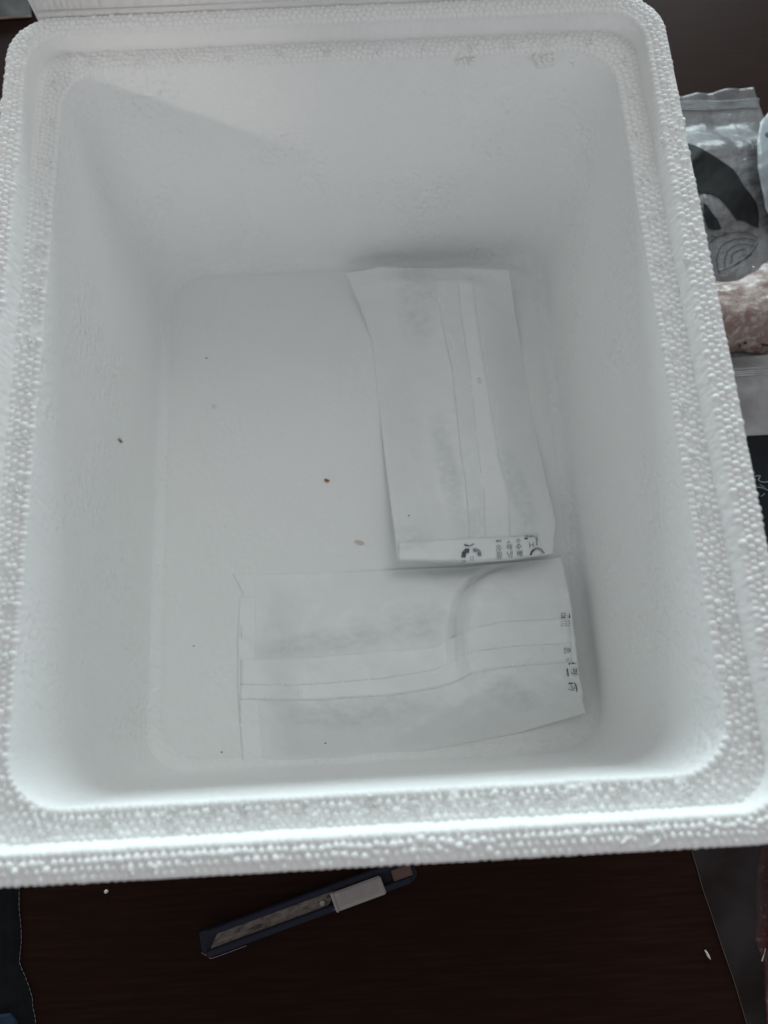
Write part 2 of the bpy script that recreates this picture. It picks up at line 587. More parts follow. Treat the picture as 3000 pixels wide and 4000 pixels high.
def glyph(text, cx, cy, size, ang, sx=1.0, clip=None):
    """outline triangles of a character, centred at a pixel"""
    cu = bpy.data.curves.new('glyph', 'FONT')
    cu.body = text; cu.size = 1.0; cu.align_x = 'CENTER'; cu.align_y = 'CENTER'
    o = bpy.data.objects.new('glyph', cu)
    C.objects.link(o)
    dg = bpy.context.evaluated_depsgraph_get()
    me = o.evaluated_get(dg).to_mesh()
    V = [v.co.copy() for v in me.vertices]
    F = [tuple(p.vertices) for p in me.polygons]
    o.evaluated_get(dg).to_mesh_clear()
    bpy.data.objects.remove(o); bpy.data.curves.remove(cu)
    if not V: return []
    mx = (min(v.x for v in V) + max(v.x for v in V)) / 2; my = (min(v.y for v in V) + max(v.y for v in V)) / 2
    hh = max(max(v.y for v in V) - min(v.y for v in V), max(v.x for v in V) - min(v.x for v in V), 1e-6)
    c, s = math.cos(R(ang)), math.sin(R(ang))
    P = []
    for v in V:
        x, y = (v.x - mx) / hh * size * sx, -(v.y - my) / hh * size
        P.append((cx + x * c - y * s, cy + x * s + y * c))
    out = []
    for f in F:
        out.append([P[i] for i in f])
    return out

# ------------------------------------------------------------------ ice packs
ZF_ = Z_FLOOR
def m_pack(name, cold, patches=()):
    t = Nt(name)
    n = t.noise(16, 4)
    col = (t.ramp(n, [(0.42, cold), (0.68, (0.925, 0.935, 0.93))]))
    acc = None
    for (x, y, rx, ry, rot) in patches:
        c = at(x, y, ZF_ + .012)
        mp = t.n('ShaderNodeMapping', vector_type='TEXTURE')
        mp.inputs['Location'].default_value = c
        mp.inputs['Rotation'].default_value = (0, 0, R(rot))
        mp.inputs['Scale'].default_value = (rx, ry, 0.05)
        t.l(t.tc.outputs['Object'], mp.inputs['Vector'])
        g = t.n('ShaderNodeTexGradient', gradient_type='SPHERICAL')
        t.l(mp.outputs['Vector'], g.inputs['Vector'])
        acc = g.outputs['Fac'] if acc is None else t.math('MAXIMUM', acc, g.outputs['Fac'])
    if acc is not None:
        fac = t.math('MULTIPLY', t.ramp(acc, [(0.0, 0.0), (0.45, 1.0)]), t.ramp(t.noise(210, 5, t.mapping((0.5, 1, 1)), 0.7), [(0.36, 0.12), (0.70, 0.62)]))
        mx = t.n('ShaderNodeMix', data_type='RGBA')
        t.l(fac, mx.inputs['Factor']); t.l(col, mx.inputs[6]); mx.inputs[7].default_value = (0.66, 0.69, 0.70, 1)
        col = mx.outputs[2]
    t.base(col)
    t.set(Roughness=0.38, Specular_IOR_Level=0.4)
    n0 = t.bump(t.noise(22, 4), 0.45, 0.006)
    n1 = t.bump(t.noise(75, 5), 0.30, 0.002, n0)
    t.normal(t.bump(t.noise(600, 3), 0.15, 0.0004, n1))
    return t.m
M_PACK = m_pack('milky_film_over_gel', (0.885, 0.90, 0.895), [(1300, 2510, .062, .010, 3), (1400, 2775, .060, .014, 2), (1620, 2440, .03, .018, 0), (1960, 2700, .030, .012, -25),
    (1630, 1180, .020, .045, 0), (1745, 1860, .010, .050, 8), (2020, 1930, .012, .042, 12), (1560, 2110, .03, .012, 0)])
M_SEAM = m_pack('pack_seam_film', (0.945, 0.955, 0.95))
def m_ribbed():
    t = Nt('ribbed_seam_film')
    t.base(t.ramp(t.noise(20, 3), [(0.3, (0.87, 0.89, 0.88)), (0.7, (0.90, 0.92, 0.91))]))
    t.set(Roughness=0.4)
    w = t.n('ShaderNodeTexWave', wave_type='BANDS', bands_direction='Y')
    w.inputs['Scale'].default_value = 260
    w.inputs['Distortion'].default_value = 0.6
    t.l(t.tc.outputs['Object'], w.inputs['Vector'])
    t.normal(t.bump(w.outputs['Fac'], 0.25, 0.0003))
    return t.m
M_RIBBED = m_ribbed()
def m_ink(name, col, gaps):
    t = Nt(name)
    t.base(t.ramp(t.noise(900, 3), [(gaps, col), (gaps + .12, tuple(min(.7, c * 2.2 + .05) for c in col))]))
    t.set(Roughness=0.6)
    return t.m
M_INK = m_ink('dark_print', (0.07, 0.08, 0.10), 0.56)
M_INK_PALE = m_ink('pale_print', (0.24, 0.26, 0.28), 0.5)

def smoothstep(a, b, x):
    t = max(0, min(1, (x - a) / (b - a))); return t * t * (3 - 2 * t)
def hump(u, a, b):      # 0 at 0 and 1, 1 between a and b
    return smoothstep(0, a, u) * smoothstep(0, 1 - b, 1 - u)

ZF = Z_FLOOR + 0.0001
# lower pack, lying crosswise at the near end
p2 = empty('ice_pack', at(1600, 2580, ZF), 'wide milky ice pack lying crosswise at the near end of the box floor', 'ice pack', 'milky ice packs in the foam box')
def h2(u, v, p):
    e = hump(v, 0.30, 0.72) ** 0.8
    s = smoothstep(0.06, 0.20, u) * (.25 + .75 * smoothstep(0.0, 0.30, 1 - u))
    z = 0.021 * e * s * (1 + .25 * smoothstep(.5, .75, u))
    # the diagonal fold running down from the end of the upper pack
    fold = u - (0.64 + 0.19 * math.exp(-v / 0.12))
    if v < 0.72: z -= 0.0125 * math.exp(-(fold / 0.017) ** 2) * smoothstep(-.05, .10, v) * smoothstep(0, .3, .72 - v)
    z += 0.0036 * math.exp(-((fold - 0.05) / 0.028) ** 2) * e
    # folds spreading over the lower right part
    w = (u - 0.62) * 0.8 + (v - 0.8) * 1.0
    z += 0.0022 * math.exp(-((w) / 0.045) ** 2) * smoothstep(.5, .65, v) * smoothstep(0, .12, 1 - v)
    w = (u - 0.86) * 0.9 - (v - 0.72) * 0.55
    z -= 0.0030 * math.exp(-((w) / 0.028) ** 2) * smoothstep(.45, .6, v)
    z += 0.0034 * fbm(p.x, p.y, 24, 3.1) * (0.25 + e) + 0.0010 * fbm(p.x, p.y, 80, 1.7) * (e + 0.2)
    return max(z, 0.0001)
lower = sheet('pouch', pts(ZF, (908, 2242), (1300, 2236), (1820, 2212, .002), (2196, 2176, .008)), pts(ZF, (950, 2988), (1200, 2978), (1650, 2935), (2010, 2868), (2240, 2800, .005), (2290, 2786, .008)),
              pts(ZF, (908, 2242), (950, 2320), (940, 2500), (934, 2720), (950, 2988)), pts(ZF, (2196, 2176, .008), (2210, 2300, .013), (2226, 2400, .015), (2254, 2640, .014), (2290, 2786, .008)), 150, 100, h2, M_PACK, p2)
bl = bvh_of(lower)

def band(name, edges_a, edges_b, z, bvh, lift, thick, mat, parent, n=90, m=12):
    """a strip lying on a surface between two traced edges, with a real thickness"""
    def rs(e):
        q = resample([(x, y, 0) for x, y in e], n); return [(p.x + 2.2 * noise.noise(Vector((p.x * .013, p.y * .013, 3))), p.y + 2.2 * noise.noise(Vector((p.x * .013, p.y * .013, 9)))) for p in q]
    a, b = rs(edges_a), rs(edges_b)
    rows = []
    for k in range(m):
        f = k / (m - 1)
        rows.append(drape([(p[0] * (1 - f) + q[0] * f, p[1] * (1 - f) + q[1] * f) for p, q in zip(a, b)], z, bvh, 0))
    verts, faces = [], []
    for k, r in enumerate(rows):
        for i, p in enumerate(r):
            verts.append(p + Vector((0, 0, lift + thick)))
    off = len(verts)
    for k, r in enumerate(rows):
        for i, p in enumerate(r):
            verts.append(p + Vector((0, 0, lift * 0.5)))
    for k in range(m - 1):
        for i in range(n - 1):
            q = (k * n + i, (k + 1) * n + i, (k + 1) * n + i + 1, k * n + i + 1)
            faces.append(q); faces.append(tuple(off + x for x in reversed(q)))
    for i in range(n - 1):
        faces.append((i, i + 1, off + i + 1, off + i))
        j = (m - 1) * n + i
        faces.append((j + 1, j, off + j, off + j + 1))
    for k in range(m - 1):
        faces.append(((k + 1) * n, k * n, off + k * n, off + (k + 1) * n))
        j = k * n + n - 1
        faces.append((j, j + n, off + j + n, off + j))
    return mesh_obj(name, verts, faces, mat, parent)

band('seam_strip', [(936, 2575), (1250, 2566), (1550, 2538), (1690, 2530), (1740, 2500), (1830, 2455), (1980, 2424), (2222, 2416)],
     [(936, 2734), (1210, 2739), (1568, 2714), (1700, 2690), (1784, 2668), (1840, 2632), (2000, 2606), (2236, 2588)], ZF + .015, bl, 0.00005, 0.0001, M_SEAM, p2)
sb2 = band('seam_flap', [(940, 2577), (1250, 2568), (1550, 2540), (1690, 2532), (1742, 2502), (1830, 2457), (1980, 2426), (2224, 2418)],
     [(940, 2676), (1180, 2678), (1500, 2652), (1700, 2618), (1790, 2570), (1840, 2548), (2000, 2528), (2231, 2512)], ZF + .015, bl, 0.00012, 0.00008, M_SEAM, p2)
band('end_seal', [(936, 2330), (926, 2500), (926, 2720), (948, 2980)], [(998, 2330), (1000, 2500), (1004, 2720), (1030, 2974)], ZF, bl, 0.00002, 0.00005, M_SEAM, p2, 60, 8)

# upper pack, lying lengthwise along the right side, its near end over the lower one
p1 = empty('ice_pack', at(1800, 1600, ZF), 'long milky ice pack lying lengthwise, its printed end over the crosswise pack', 'ice pack', 'milky ice packs in the foam box')
def h1f(u, v, p):
    e = hump(u, 0.34, 0.66) ** 0.8
    s = smoothstep(0.0, 0.10, v) * smoothstep(0.045, 0.17, 1 - v)
    z = 0.015 * e * s
    w = u - (0.30 + 0.10 * (v - .3))
    z -= 0.0022 * math.exp(-(w / 0.07) ** 2) * smoothstep(0, .2, v) * smoothstep(0, .3, 1 - v)
    w = (u - 0.30) + (v - 0.93) * 2.2
    z += 0.0018 * math.exp(-(w / 0.09) ** 2) * smoothstep(.8, .9, v) * smoothstep(0.02, .05, 1 - v)
    z += 0.0034 * fbm(p.x, p.y, 22, 8.1) * (0.2 + e) + 0.0009 * fbm(p.x, p.y, 80, 4.4) * (e + .2)
    # the sealed end curls a little
    z += 0.0016 * smoothstep(.95, 1, v) * math.sin(u * 7 + 1)
    return max(z, 0.0001)
E1 = 0.018
upper = sheet('pouch', pts(ZF, (1349, 1062, .014), (1500, 1046, .016), (1800, 1046, .018), (1990, 1050, .016)), pts(ZF, (1553, 2192, E1), (1700, 2196, E1), (1850, 2198, E1), (2000, 2188, E1), (2158, 2165, .014)),
              pts(ZF, (1349, 1062, .014), (1400, 1180, .004), (1452, 1330), (1480, 1600), (1510, 1850, .004), (1540, 2080, .012), (1553, 2192, E1)),
              pts(ZF, (1990, 1050, .016), (2010, 1200, .006), (2042, 1400, 0), (2080, 1640, 0), (2130, 1860, .004), (2172, 2040, .010), (2158, 2165, .014)), 100, 170, h1f, M_PACK, p1)
bu = bvh_of(upper)
band('seam_strip', [(1694, 1085), (1722, 1250), (1764, 1449), (1795, 1746), (1820, 1920), (1833, 2120)],
     [(1848, 1085), (1866, 1240), (1890, 1409), (1920, 1600), (1952, 1786), (1990, 1930), (1996, 2110)], ZF + .015, bu, 0.00005, 0.0001, M_SEAM, p1)
band('ribbed_flap', [(1696, 1087), (1724, 1252), (1766, 1451), (1797, 1748), (1822, 1922), (1834, 2116)],
     [(1790, 1087), (1806, 1252), (1838, 1451), (1868, 1748), (1892, 1922), (1900, 2116)], ZF + .015, bu, 0.00012, 0.00008, M_RIBBED, p1)
band('end_seal', [(1556, 2118), (1700, 2112), (1850, 2104), (2000, 2098), (2100, 2088)], [(1556, 2188), (1700, 2192), (1850, 2194), (2000, 2184), (2120, 2168)], ZF + E1, bu, 0.0011, 0.0003, M_PACK, p1, 60, 8)

# print on the packs (characters are cut off and partly mirrored by the folds)
bu2 = bvh_of(upper)
def zz(x, y): return (1780 + x / 4.1475, 2070 + y / 4.1475)
def z2(x, y): return (2160 + x / 6.142, 2370 + y / 6.142)
k1, k1p = [], []
k1 += stroke([(*zz(120, 455), 17), (*zz(130, 385), 17), (*zz(165, 345), 17), (*zz(215, 350), 17)], 17)
k1 += stroke([zz(135, 248), zz(175, 262), zz(212, 270)], 6)
k1p += stroke([(*zz(385, 430), 15), (*zz(370, 360), 15), (*zz(330, 335), 14), (*zz(275, 340), 13)], 14)
k1p += stroke([zz(225, 270), zz(290, 235)], 5)
k1p += glyph('日', *zz(258, 472), 17, 0)
k1p += stroke([zz(105, 520), zz(160, 520)], 5)
k1p += stroke([zz(650, 190), zz(730, 184)], 7)
k1 += glyph('이', *zz(1010, 185), 17, 0, -1)
k1 += glyph('수', *zz(1015, 280), 25, 0)
k1 += glyph('배', *zz(1030, 390), 25, 0)
k1p += glyph('ㅅ', *zz(850, 200), 17, 0)
k1p += glyph('해', *zz(860, 290), 26, 0)
k1p += glyph('냉', *zz(870, 405), 27, 0)
k1p += glyph('상', *zz(690, 310), 26, 180)
k1p += glyph('품', *zz(700, 420), 26, 180)
k1 += glyph('エ', *zz(1220, 255), 22, 85)
k1 += stroke([zz(1105, 152), zz(1158, 150)], 6)
k1 += stroke([zz(1205, 420), zz(1222, 365), zz(1262, 325)], 8)
k1p += stroke([zz(1262, 325), zz(1310, 306), zz(1370, 325), (*zz(1430, 390), 5)], 8)
k1p += stroke([zz(1120, 110), zz(1240, 112), zz(1305, 130), zz(1310, 260)], 7)
decal('print', k1, ZF + E1, bu2, M_INK, p1, 0.0022, 30)
decal('print', k1p, ZF + E1, bu2, M_INK_PALE, p1, 0.0021, 30)
k2, k2p = [], []
k2 += glyph('ㅁ', *z2(237, 195), 15, 0) + glyph('2', *z2(240, 245), 12, 90) + stroke([z2(175, 268), z2(292, 270)], 3)
k2 += [[z2(390, 160), z2(362, 268), z2(405, 268)]]
for yy in (372, 425, 470):
    k2p += stroke([z2(175, yy), z2(245, yy - 6)], 2.6) + stroke([z2(268, yy - 6), z2(330, yy - 10)], 2.6) + stroke([z2(345, yy - 12), z2(405, yy - 16)], 2.4)
k2p += glyph('胖', *z2(320, 1060), 26, 0) + stroke([z2(390, 1010), z2(400, 1090)], 6)
k2p += glyph('누', *z2(340, 1275), 18, 90)
k2 += stroke([z2(420, 1365), z2(505, 1365)], 5) + stroke([z2(548, 1335), z2(548, 1385)], 5) + stroke([z2(378, 1350), z2(385, 1400)], 5)
k2 += stroke([z2(328, 1485), z2(345, 1590), z2(355, 1675)], 5) + stroke([z2(310, 1550), z2(350, 1548)], 3)
k2 += glyph('㉺', *z2(508, 1560), 30, 90)
k2 += stroke([z2(362, 1845), z2(460, 1845)], 6)
k2 += glyph('가', *z2(440, 1960), 24, 100)
k2 += stroke([(*z2(490, 1815), 3), (*z2(535, 1890), 5), (*z2(555, 1970), 5), (*z2(560, 2055), 3)], 5)
b2s = bvh_of(lower)
decal('print', k2, ZF + .015, b2s, M_INK, p2, 0.0016, 30)
decal('print', k2p, ZF + .015, b2s, M_INK_PALE, p2, 0.0016, 30)

# ------------------------------------------------------------------ bits lying in the box
def bit(name, x, y, z, size, col, label, cat, shape=(1, .5, .3), rot=0.0, surface=None):
    bm = bmesh.new()
    bmesh.ops.create_icosphere(bm, subdivisions=2, radius=1)
    sd = random.random() * 50
    for v in bm.verts:
        k = 1 + 0.35 * noise.noise(v.co * 1.7 + Vector((sd, 0, 0)))
        v.co = Vector((v.co.x * shape[0], v.co.y * shape[1], v.co.z * shape[2])) * (size * k)
    p = at(x, y, z)
    if surface is not None:
        p = drape([(x, y)], z, surface, size * shape[2] * .5)[0]
    o = bm_obj(name, bm, m_plain(name + '_surface', col, 0.6), None, True)
    o.location = p; o.rotation_euler = (0, 0, rot)
    tag(o, label, cat)
    return o
ZB = Z_FLOOR + 0.001
bit('flake', 1276, 1876, ZB, .0022, (.33, .14, .07), 'rusty orange flake lying at the middle of the box floor', 'flake', rot=-.4)
bit('flake', 1404, 2118, ZB, .0026, (.70, .62, .56), 'pale beige sliver left of the printed end of the long ice pack', 'flake', (1.5, .45, .2), -.3)
bit('speck', 806, 1399, ZB, .0009, (.12, .07, .05), 'small brown speck at the left side of the box floor, near its far end', 'speck')
bit('speck', 1598, 2014, ZF + .008, .0008, (.13, .09, .05), 'tiny brown speck on the printed end half of the long ice pack', 'speck', surface=bu)
bit('speck', 1271, 2903, ZF + .004, .0008, (.05, .05, .05), 'tiny dark speck on the near edge of the crosswise ice pack', 'speck', surface=bl)
bit('speck', 866, 2938, ZB, .0008, (.05, .05, .04), 'tiny dark speck left of the near corner of the crosswise ice pack', 'speck')
bit('speck', 757, 2523, ZB, .0007, (.12, .12, .11), 'faint grey speck on the box floor left of the seam of the crosswise pack', 'speck')
bit('foam_crumb', 836, 1586, ZB, .0020, (.97, .97, .97), 'small white foam crumb on the bare left part of the box floor', 'foam crumb', (1, .9, .7))
bit('foam_crumb', 1872, 1488, ZF + .016, .0026, (.97, .97, .97), 'white foam crumb stuck to the seam of the long ice pack', 'foam crumb', (.6, 1, .4), surface=bu)
bit('foam_crumb', 415, 3482, Z_TABLE + .0015, .0015, (.84, .84, .82), 'white foam crumb on the table below the near rim, left of the knife', 'foam crumb', (1, .8, .8))
bit('foam_crumb', 1534, 3430, Z_TABLE + .0015, .0011, (.84, .80, .76), 'tiny white crumb on the table beside the knife slider end', 'foam crumb', (1.2, .7, .7))
bit('rice_grain', 2764, 3728, Z_TABLE + .0012, .0031, (.66, .62, .55), 'single pale rice grain on the dark table left of the meat bag', 'rice grain', (.26, 1.1, .26), .42)

# the small dark looped hair on the left wall
def tube(name, line, r, mat, parent=None, sides=6, closed=False):
    P = [Vector(p) for p in line]
    verts, faces = [], []
    n = len(P)
    for i, p in enumerate(P):
        d = (P[(i + 1) % n if closed else min(i + 1, n - 1)] - P[(i - 1) % n if closed else max(i - 1, 0)]).normalized()
        a = d.orthogonal().normalized() if abs(d.z) > .9 else d.cross(Vector((0, 0, 1))).normalized()
        b = d.cross(a)
        rr_ = r[i] if isinstance(r, list) else r
        for k in range(sides):
            t = 2 * math.pi * k / sides
            verts.append(p + (a * math.cos(t) + b * math.sin(t)) * rr_)
    for i in range(n if closed else n - 1):
        j = (i + 1) % n
        for k in range(sides):
            k2_ = (k + 1) % sides
            faces.append((i * sides + k, i * sides + k2_, j * sides + k2_, j * sides + k))
    if not closed:
        faces.append(tuple(reversed(range(sides)))); faces.append(tuple((n - 1) * sides + k for k in range(sides)))
    return mesh_obj(name, verts, faces, mat, parent)

wall_me = [o for o in box.children if o.name.startswith('inner_wall')][0]
bw = bvh_of(wall_me)
def on_wall(x, y, out=0.0006):
    d = (CAM_M @ Vector(((x - 1500) / FOC, -(y - 2000) / FOC, -1.0))).normalized()
    hit = bw.ray_cast(CAM_LOC, d)
    n = hit[1] if hit[1].dot(d) < 0 else -hit[1]
    return hit[0] + n * out
def zh(x, y): return (420 + x / 16.59, 1680 + y / 16.59)
M_HAIR = m_plain('black_hair', (0.012, 0.014, 0.013), 0.4)
hl = [on_wall(*zh(x, y)) for x, y in ((650, 530), (700, 590), (750, 650), (800, 640), (850, 660), (885, 705), (905, 750), (895, 800), (860, 815), (815, 785), (775, 735), (740, 680))]
hair = empty('hair', hl[0], 'tiny black looped hair stuck on the left inner wall of the box', 'hair')
tube('strand', hl, [.0001, .00016, .0004, .00022, .00022, .00022, .00022, .00024, .00024, .0003, .0004, .0003], M_HAIR, hair)
tube('strand', [on_wall(*zh(x, y)) for x, y in ((660, 480), (720, 515), (800, 545), (860, 590))], .00007, M_HAIR, hair)
tube('strand', [on_wall(*zh(x, y)) for x, y in ((590, 615), (650, 625), (700, 650))], .00012, M_HAIR, hair)

# ------------------------------------------------------------------ foam lid behind the far rim
lid = empty('foam_slab', (0, 0.262, Z_TABLE), 'white foam slab standing on edge right behind the far rim of the box', 'foam slab')
xl = at(112, 60, 0.0).x; xr = at(2440, 0, 0.0).x
Z_LID = 0.0140
def slab(name, x0, x1, y0, y1, z0, z1, bev, mat, parent, seg=3):
    bm = bmesh.new()
    bmesh.ops.create_cube(bm, size=1, matrix=Matrix.Translation(((x0 + x1) / 2, (y0 + y1) / 2, (z0 + z1) / 2)) @ Matrix.Diagonal((x1 - x0, y1 - y0, z1 - z0, 1)))
    bmesh.ops.bevel(bm, geom=bm.edges[:], offset=bev, segments=seg, affect='EDGES')
    o = bm_obj(name, bm, mat, None, True)
    if parent:
        o.parent = parent; o.matrix_parent_inverse = Matrix.Translation(-Vector(parent.location))
    return o
slab('panel', xl, xr, B + 0.0052, B + 0.062, Z_TABLE + 0.0005, Z_LID - .0008, 0.004, M_RIM, lid)
slab('plug', xl + 0.004, xr - 0.004, B + 0.0012, B + 0.0054, Z_TABLE + 0.02, -0.0005, 0.001, M_RIM, lid)
lb = []
yy0, row = B + 0.0075, 0
while yy0 < B + 0.060:
    xx = xl + 0.003 + (0.0017 if row % 2 else 0)
    while xx < xr - .002:
        lb.append((xx + random.uniform(-.0004, .0004), yy0 + random.uniform(-.0004, .0004), Z_LID - .0014 + random.uniform(-.0002, .0002), .0018, .0017, random.uniform(.0014, .0018), random.uniform(0, 6.28)))
        xx += random.uniform(.0031, .0037)
    yy0 += 0.0030; row += 1
vs, fs = bead_mesh_arrays(lb, DV2, DF2)
o = bpy.data.objects.new('beads', np_mesh('lid_beads', vs, fs, M_BEAD)); C.objects.link(o)
o.parent = lid; o.matrix_parent_inverse = Matrix.Translation(-Vector(lid.location)); o['kind'] = 'stuff'

# ------------------------------------------------------------------ knife
KA = at(787, 3690, Z_TABLE); KB = at(1600, 3391, Z_TABLE)
kd = KB - KA; klen = kd.length; kang = math.atan2(kd.y, kd.x)
knife = empty('utility_knife', (KA.x, KA.y, Z_TABLE), 'dark blue utility knife with grey slider lying below the near rim of the box', 'knife')
knife.rotation_euler = (0, 0, kang)
M_BLUE = m_plain('dark_blue_plastic', (0.003, 0.0045, 0.020), 0.55, 0.1, 60, 0.1)
M_GREY = m_plain('grey_slider_plastic', (0.37, 0.34, 0.33), 0.55, 0.06, 200, 0.3)
M_PINK = m_plain('worn_end_cap_plastic', (0.12, 0.07, 0.06), 0.6, 0.1, 200, 0.2)
def m_blade():
    t = Nt('scratched_blade_steel')
    v = t.mapping((0.7, 2.4, 1), (0, 0, .35))
    t.base(t.ramp(t.noise(170, 5, v, .65), [(0.34, (0.05, 0.035, 0.03)), (0.44, (0.14, 0.115, 0.10)), (0.62, (0.23, 0.20, 0.175))]))
    t.set(Roughness=0.5, Metallic=0.25)
    t.normal(t.bump(t.noise(260, 5), 0.3, 0.0004))
    return t.m
M_BLADE = m_blade()
mmp = kd.length / math.hypot(1600 - 787, 3391 - 3690)       # metres per photograph pixel along the knife
def prism(name, outline, z0, z1, mat, parent, bev=0.0):
    bm = bmesh.new()
    vs = [bm.verts.new((x, y, z0)) for x, y in outline]
    f = bm.faces.new(vs)
    ex = bmesh.ops.extrude_face_region(bm, geom=[f])
    for v in ex['geom']:
        if isinstance(v, bmesh.types.BMVert): v.co.z = z1
    bmesh.ops.recalc_face_normals(bm, faces=bm.faces[:])
    if bev: bmesh.ops.bevel(bm, geom=[e for e in bm.edges if e.calc_face_angle(0) > .5], offset=bev, segments=2, affect='EDGES')
    return bm_obj(name, bm, mat, parent)
HW = 0.0083
# body: a base plate and two raised rails, the front end cut slantwise
prism('body', [(0.001, HW), (0.0, -HW * .35), (0.0045, -HW), (klen, -HW), (klen + .004, -HW * .6), (klen + .004, HW * .6), (klen, HW), (0.007, HW * 1.02)], 0.0, 0.0030, M_BLUE, knife, .0006)
prism('rail', [(0.0065, HW - .0002), (0.0085, HW - .0042), (klen - .001, HW - .0042), (klen - .001, HW - .0002)], 0.0028, 0.0072, M_BLUE, knife, .0007)
prism('rail', [(0.003, -HW + .0010), (0.003, -HW + .0044), (klen - .001, -HW + .0044), (klen - .001, -HW + .0002), (0.0055, -HW + .0002)], 0.0028, 0.0072, M_BLUE, knife, .0007)
# blade: segments that snap off, each a part
b0, b1 = 0.0072, klen * 0.625
nb = 13
bw_ = 0.0058
by0 = -HW + .0046
slant = 0.0052
for k in range(nb):
    xa = b0 + (b1 - b0) * k / nb; xb = b0 + (b1 - b0) * (k + 1) / nb - 0.00015
    ya, yb = by0, HW - .0044
    if k == 0:
        ol = [(xa - .001, ya), (xb, ya), (xb + slant, yb), (xa + slant * 1.15, yb)]
    elif k == nb - 1:
        ol = [(xa, ya), (xb - .004, ya), (xb + slant, yb), (xa + slant, yb)]
    else:
        ol = [(xa, ya), (xb, ya), (xb + slant, yb), (xa + slant, yb)]
    prism('blade_segment', ol, 0.0032, 0.0039 + random.uniform(0, .00006), M_BLADE, knife)
bm = bmesh.new()
bmesh.ops.create_cone(bm, cap_ends=True, segments=24, radius1=.0021, radius2=.0018, depth=.0012, matrix=Matrix.Translation((klen * .575, -0.0012, .0044)))
bm_obj('rivet', bm, m_plain('pale_rivet', (0.36, 0.32, 0.30), .5), knife)
s0, s1 = klen * .632, klen * .868
sl = prism('slider', [(s0, -HW - .0004), (s1, -HW - .0004), (s1 - .001, -HW + .0118), (s0 - .001, -HW + .0118)], 0.0066, 0.0092, M_GREY, knife, .0008)
for k in range(19):
    x = s0 + .0040 + (s1 - s0 - .008) * k / 18
    prism('slider_ridge', [(x, -HW + .0018), (x + .0009, -HW + .0018), (x + .0009, -HW + .0104), (x, -HW + .0104)], 0.0089, 0.0097, M_GREY, sl)
prism('slider_lip', [(s0 - .0004, -HW - .0006), (s0 + .0016, -HW - .0006), (s0 + .0008, -HW + .0122), (s0 - .0012, -HW + .0122)], 0.0064, 0.0105, M_GREY, sl, .0005)
prism('end_cap', [(klen * .915, -HW + .0046), (klen + .001, -HW + .0046), (klen + .001, HW - .0046), (klen * .915, HW - .0046)], 0.0030, 0.0066, M_PINK, knife, .0004)
M_SCR = m_plain('scuffed_plastic', (0.30, 0.27, 0.30), .7)
for line in (((.10, -.0062), (.104, -.0055), (.112, -.0064), (.118, -.0060)), ((.001, -.0035), (.0055, -.0092), (.018, -.00935), (.030, -.0093)), ((.092, -.0068), (.100, -.0063))):
    tube('scratch', [(knife.matrix_world @ Vector((0, 0, 0)))] * 0 + [Matrix.Translation(KA) @ Matrix.Rotation(kang, 4, 'Z') @ Vector((x, y, .0072 if y > -.009 else .0055)) for x, y in line], .00018, M_SCR, None)
for o in [o for o in C.objects if o.name.startswith('scratch')]:
    o.parent = knife
    o.matrix_parent_inverse = (Matrix.Translation(Vector((KA.x, KA.y, Z_TABLE))) @ Matrix.Rotation(kang, 4, 'Z')).inverted()

# ------------------------------------------------------------------ things on the table right of the box
ZT = Z_TABLE + 0.0008
M_FILM = m_film('frosted_bag_film', (0.18, 0.18, 0.185), 0.80, 0.97)
M_FILM_END = m_film('clear_bag_hem', (0.42, 0.42, 0.43), 0.45, 0.75)
bag = empty('frozen_food_bag', at(2830, 900, ZT), 'frosted food bag with a black rounded print, beside the right rim of the box', 'food bag')
def hb(u, v, p):
    e = hump(u, .25, .8) * smoothstep(.10, .30, v) * smoothstep(.10, .25, 1 - v)
    z = 0.024 * e
    z += 0.007 * fbm(p.x, p.y, 11, 2.2, 2) * (e + .1) + 0.0006 * fbm(p.x, p.y, 45, 5.5) * (e + .2)
    z += 0.003 * math.sin(u * 11) * smoothstep(.10, 0, v)
    return max(z, 0.0006)
bagm = sheet('film', pts(ZT, (2560, 400, .002), (2650, 383, .004), (2723, 363, .004), (2762, 369, .002), (2827, 358, .004), (2943, 343, .003)), pts(ZT, (2700, 1500), (2900, 1480), (3240, 1430)),
             pts(ZT, (2560, 400, .002), (2600, 800), (2700, 1500)), pts(ZT, (2943, 343, .003), (2960, 400), (2985, 465), (3060, 700), (3160, 1100), (3240, 1430)), 110, 180, hb, M_FILM, bag)
bb = bvh_of(bagm)
M_FROST = m_plain('frosty_white_ridge', (0.55, 0.57, 0.58), .45)
for k in range(5):
    y = 398 + k * 7.5
    ln = [(x, y + 4 - (x - 2640) * .035 + 2.5 * math.sin(x / 40 + k * .3)) for x in range(2640, 2972, 12)]
    tube('seal_ridge', drape(ln, ZT + .004, bb, .0006), .00042, M_FROST, bag)
def c5(x, y): return (2650 + x / 3.949, 340 + y / 3.949)
def c6(x, y): return (2650 + x / 4.023, 850 + y / 4.023)
M_BLACKP = m_plain('black_bag_print', (0.007, 0.008, 0.009), .5, .3, 40, .2, spec=.15)
ol = [c5(*p) for p in ((60, 860), (145, 885), (240, 905), (380, 975), (560, 1085), (700, 1180), (830, 1270), (920, 1390), (1010, 1550), (1120, 1680), (1190, 1790), (1225, 1920), (1235, 2060), (1225, 2180), (1120, 2130),
                       (1000, 2060), (900, 2060), (830, 1960), (740, 1830), (640, 1720), (520, 1660), (390, 1640), (200, 1600))]
decal('black_print', [ol], ZT + .03, bb, M_BLACKP, bag, .0010, 18)
ol = [c5(*p) for p in ((380, 1800), (430, 1830), (520, 1960), (600, 2060), (660, 2200), (560, 2212), (440, 2180), (380, 2000))]
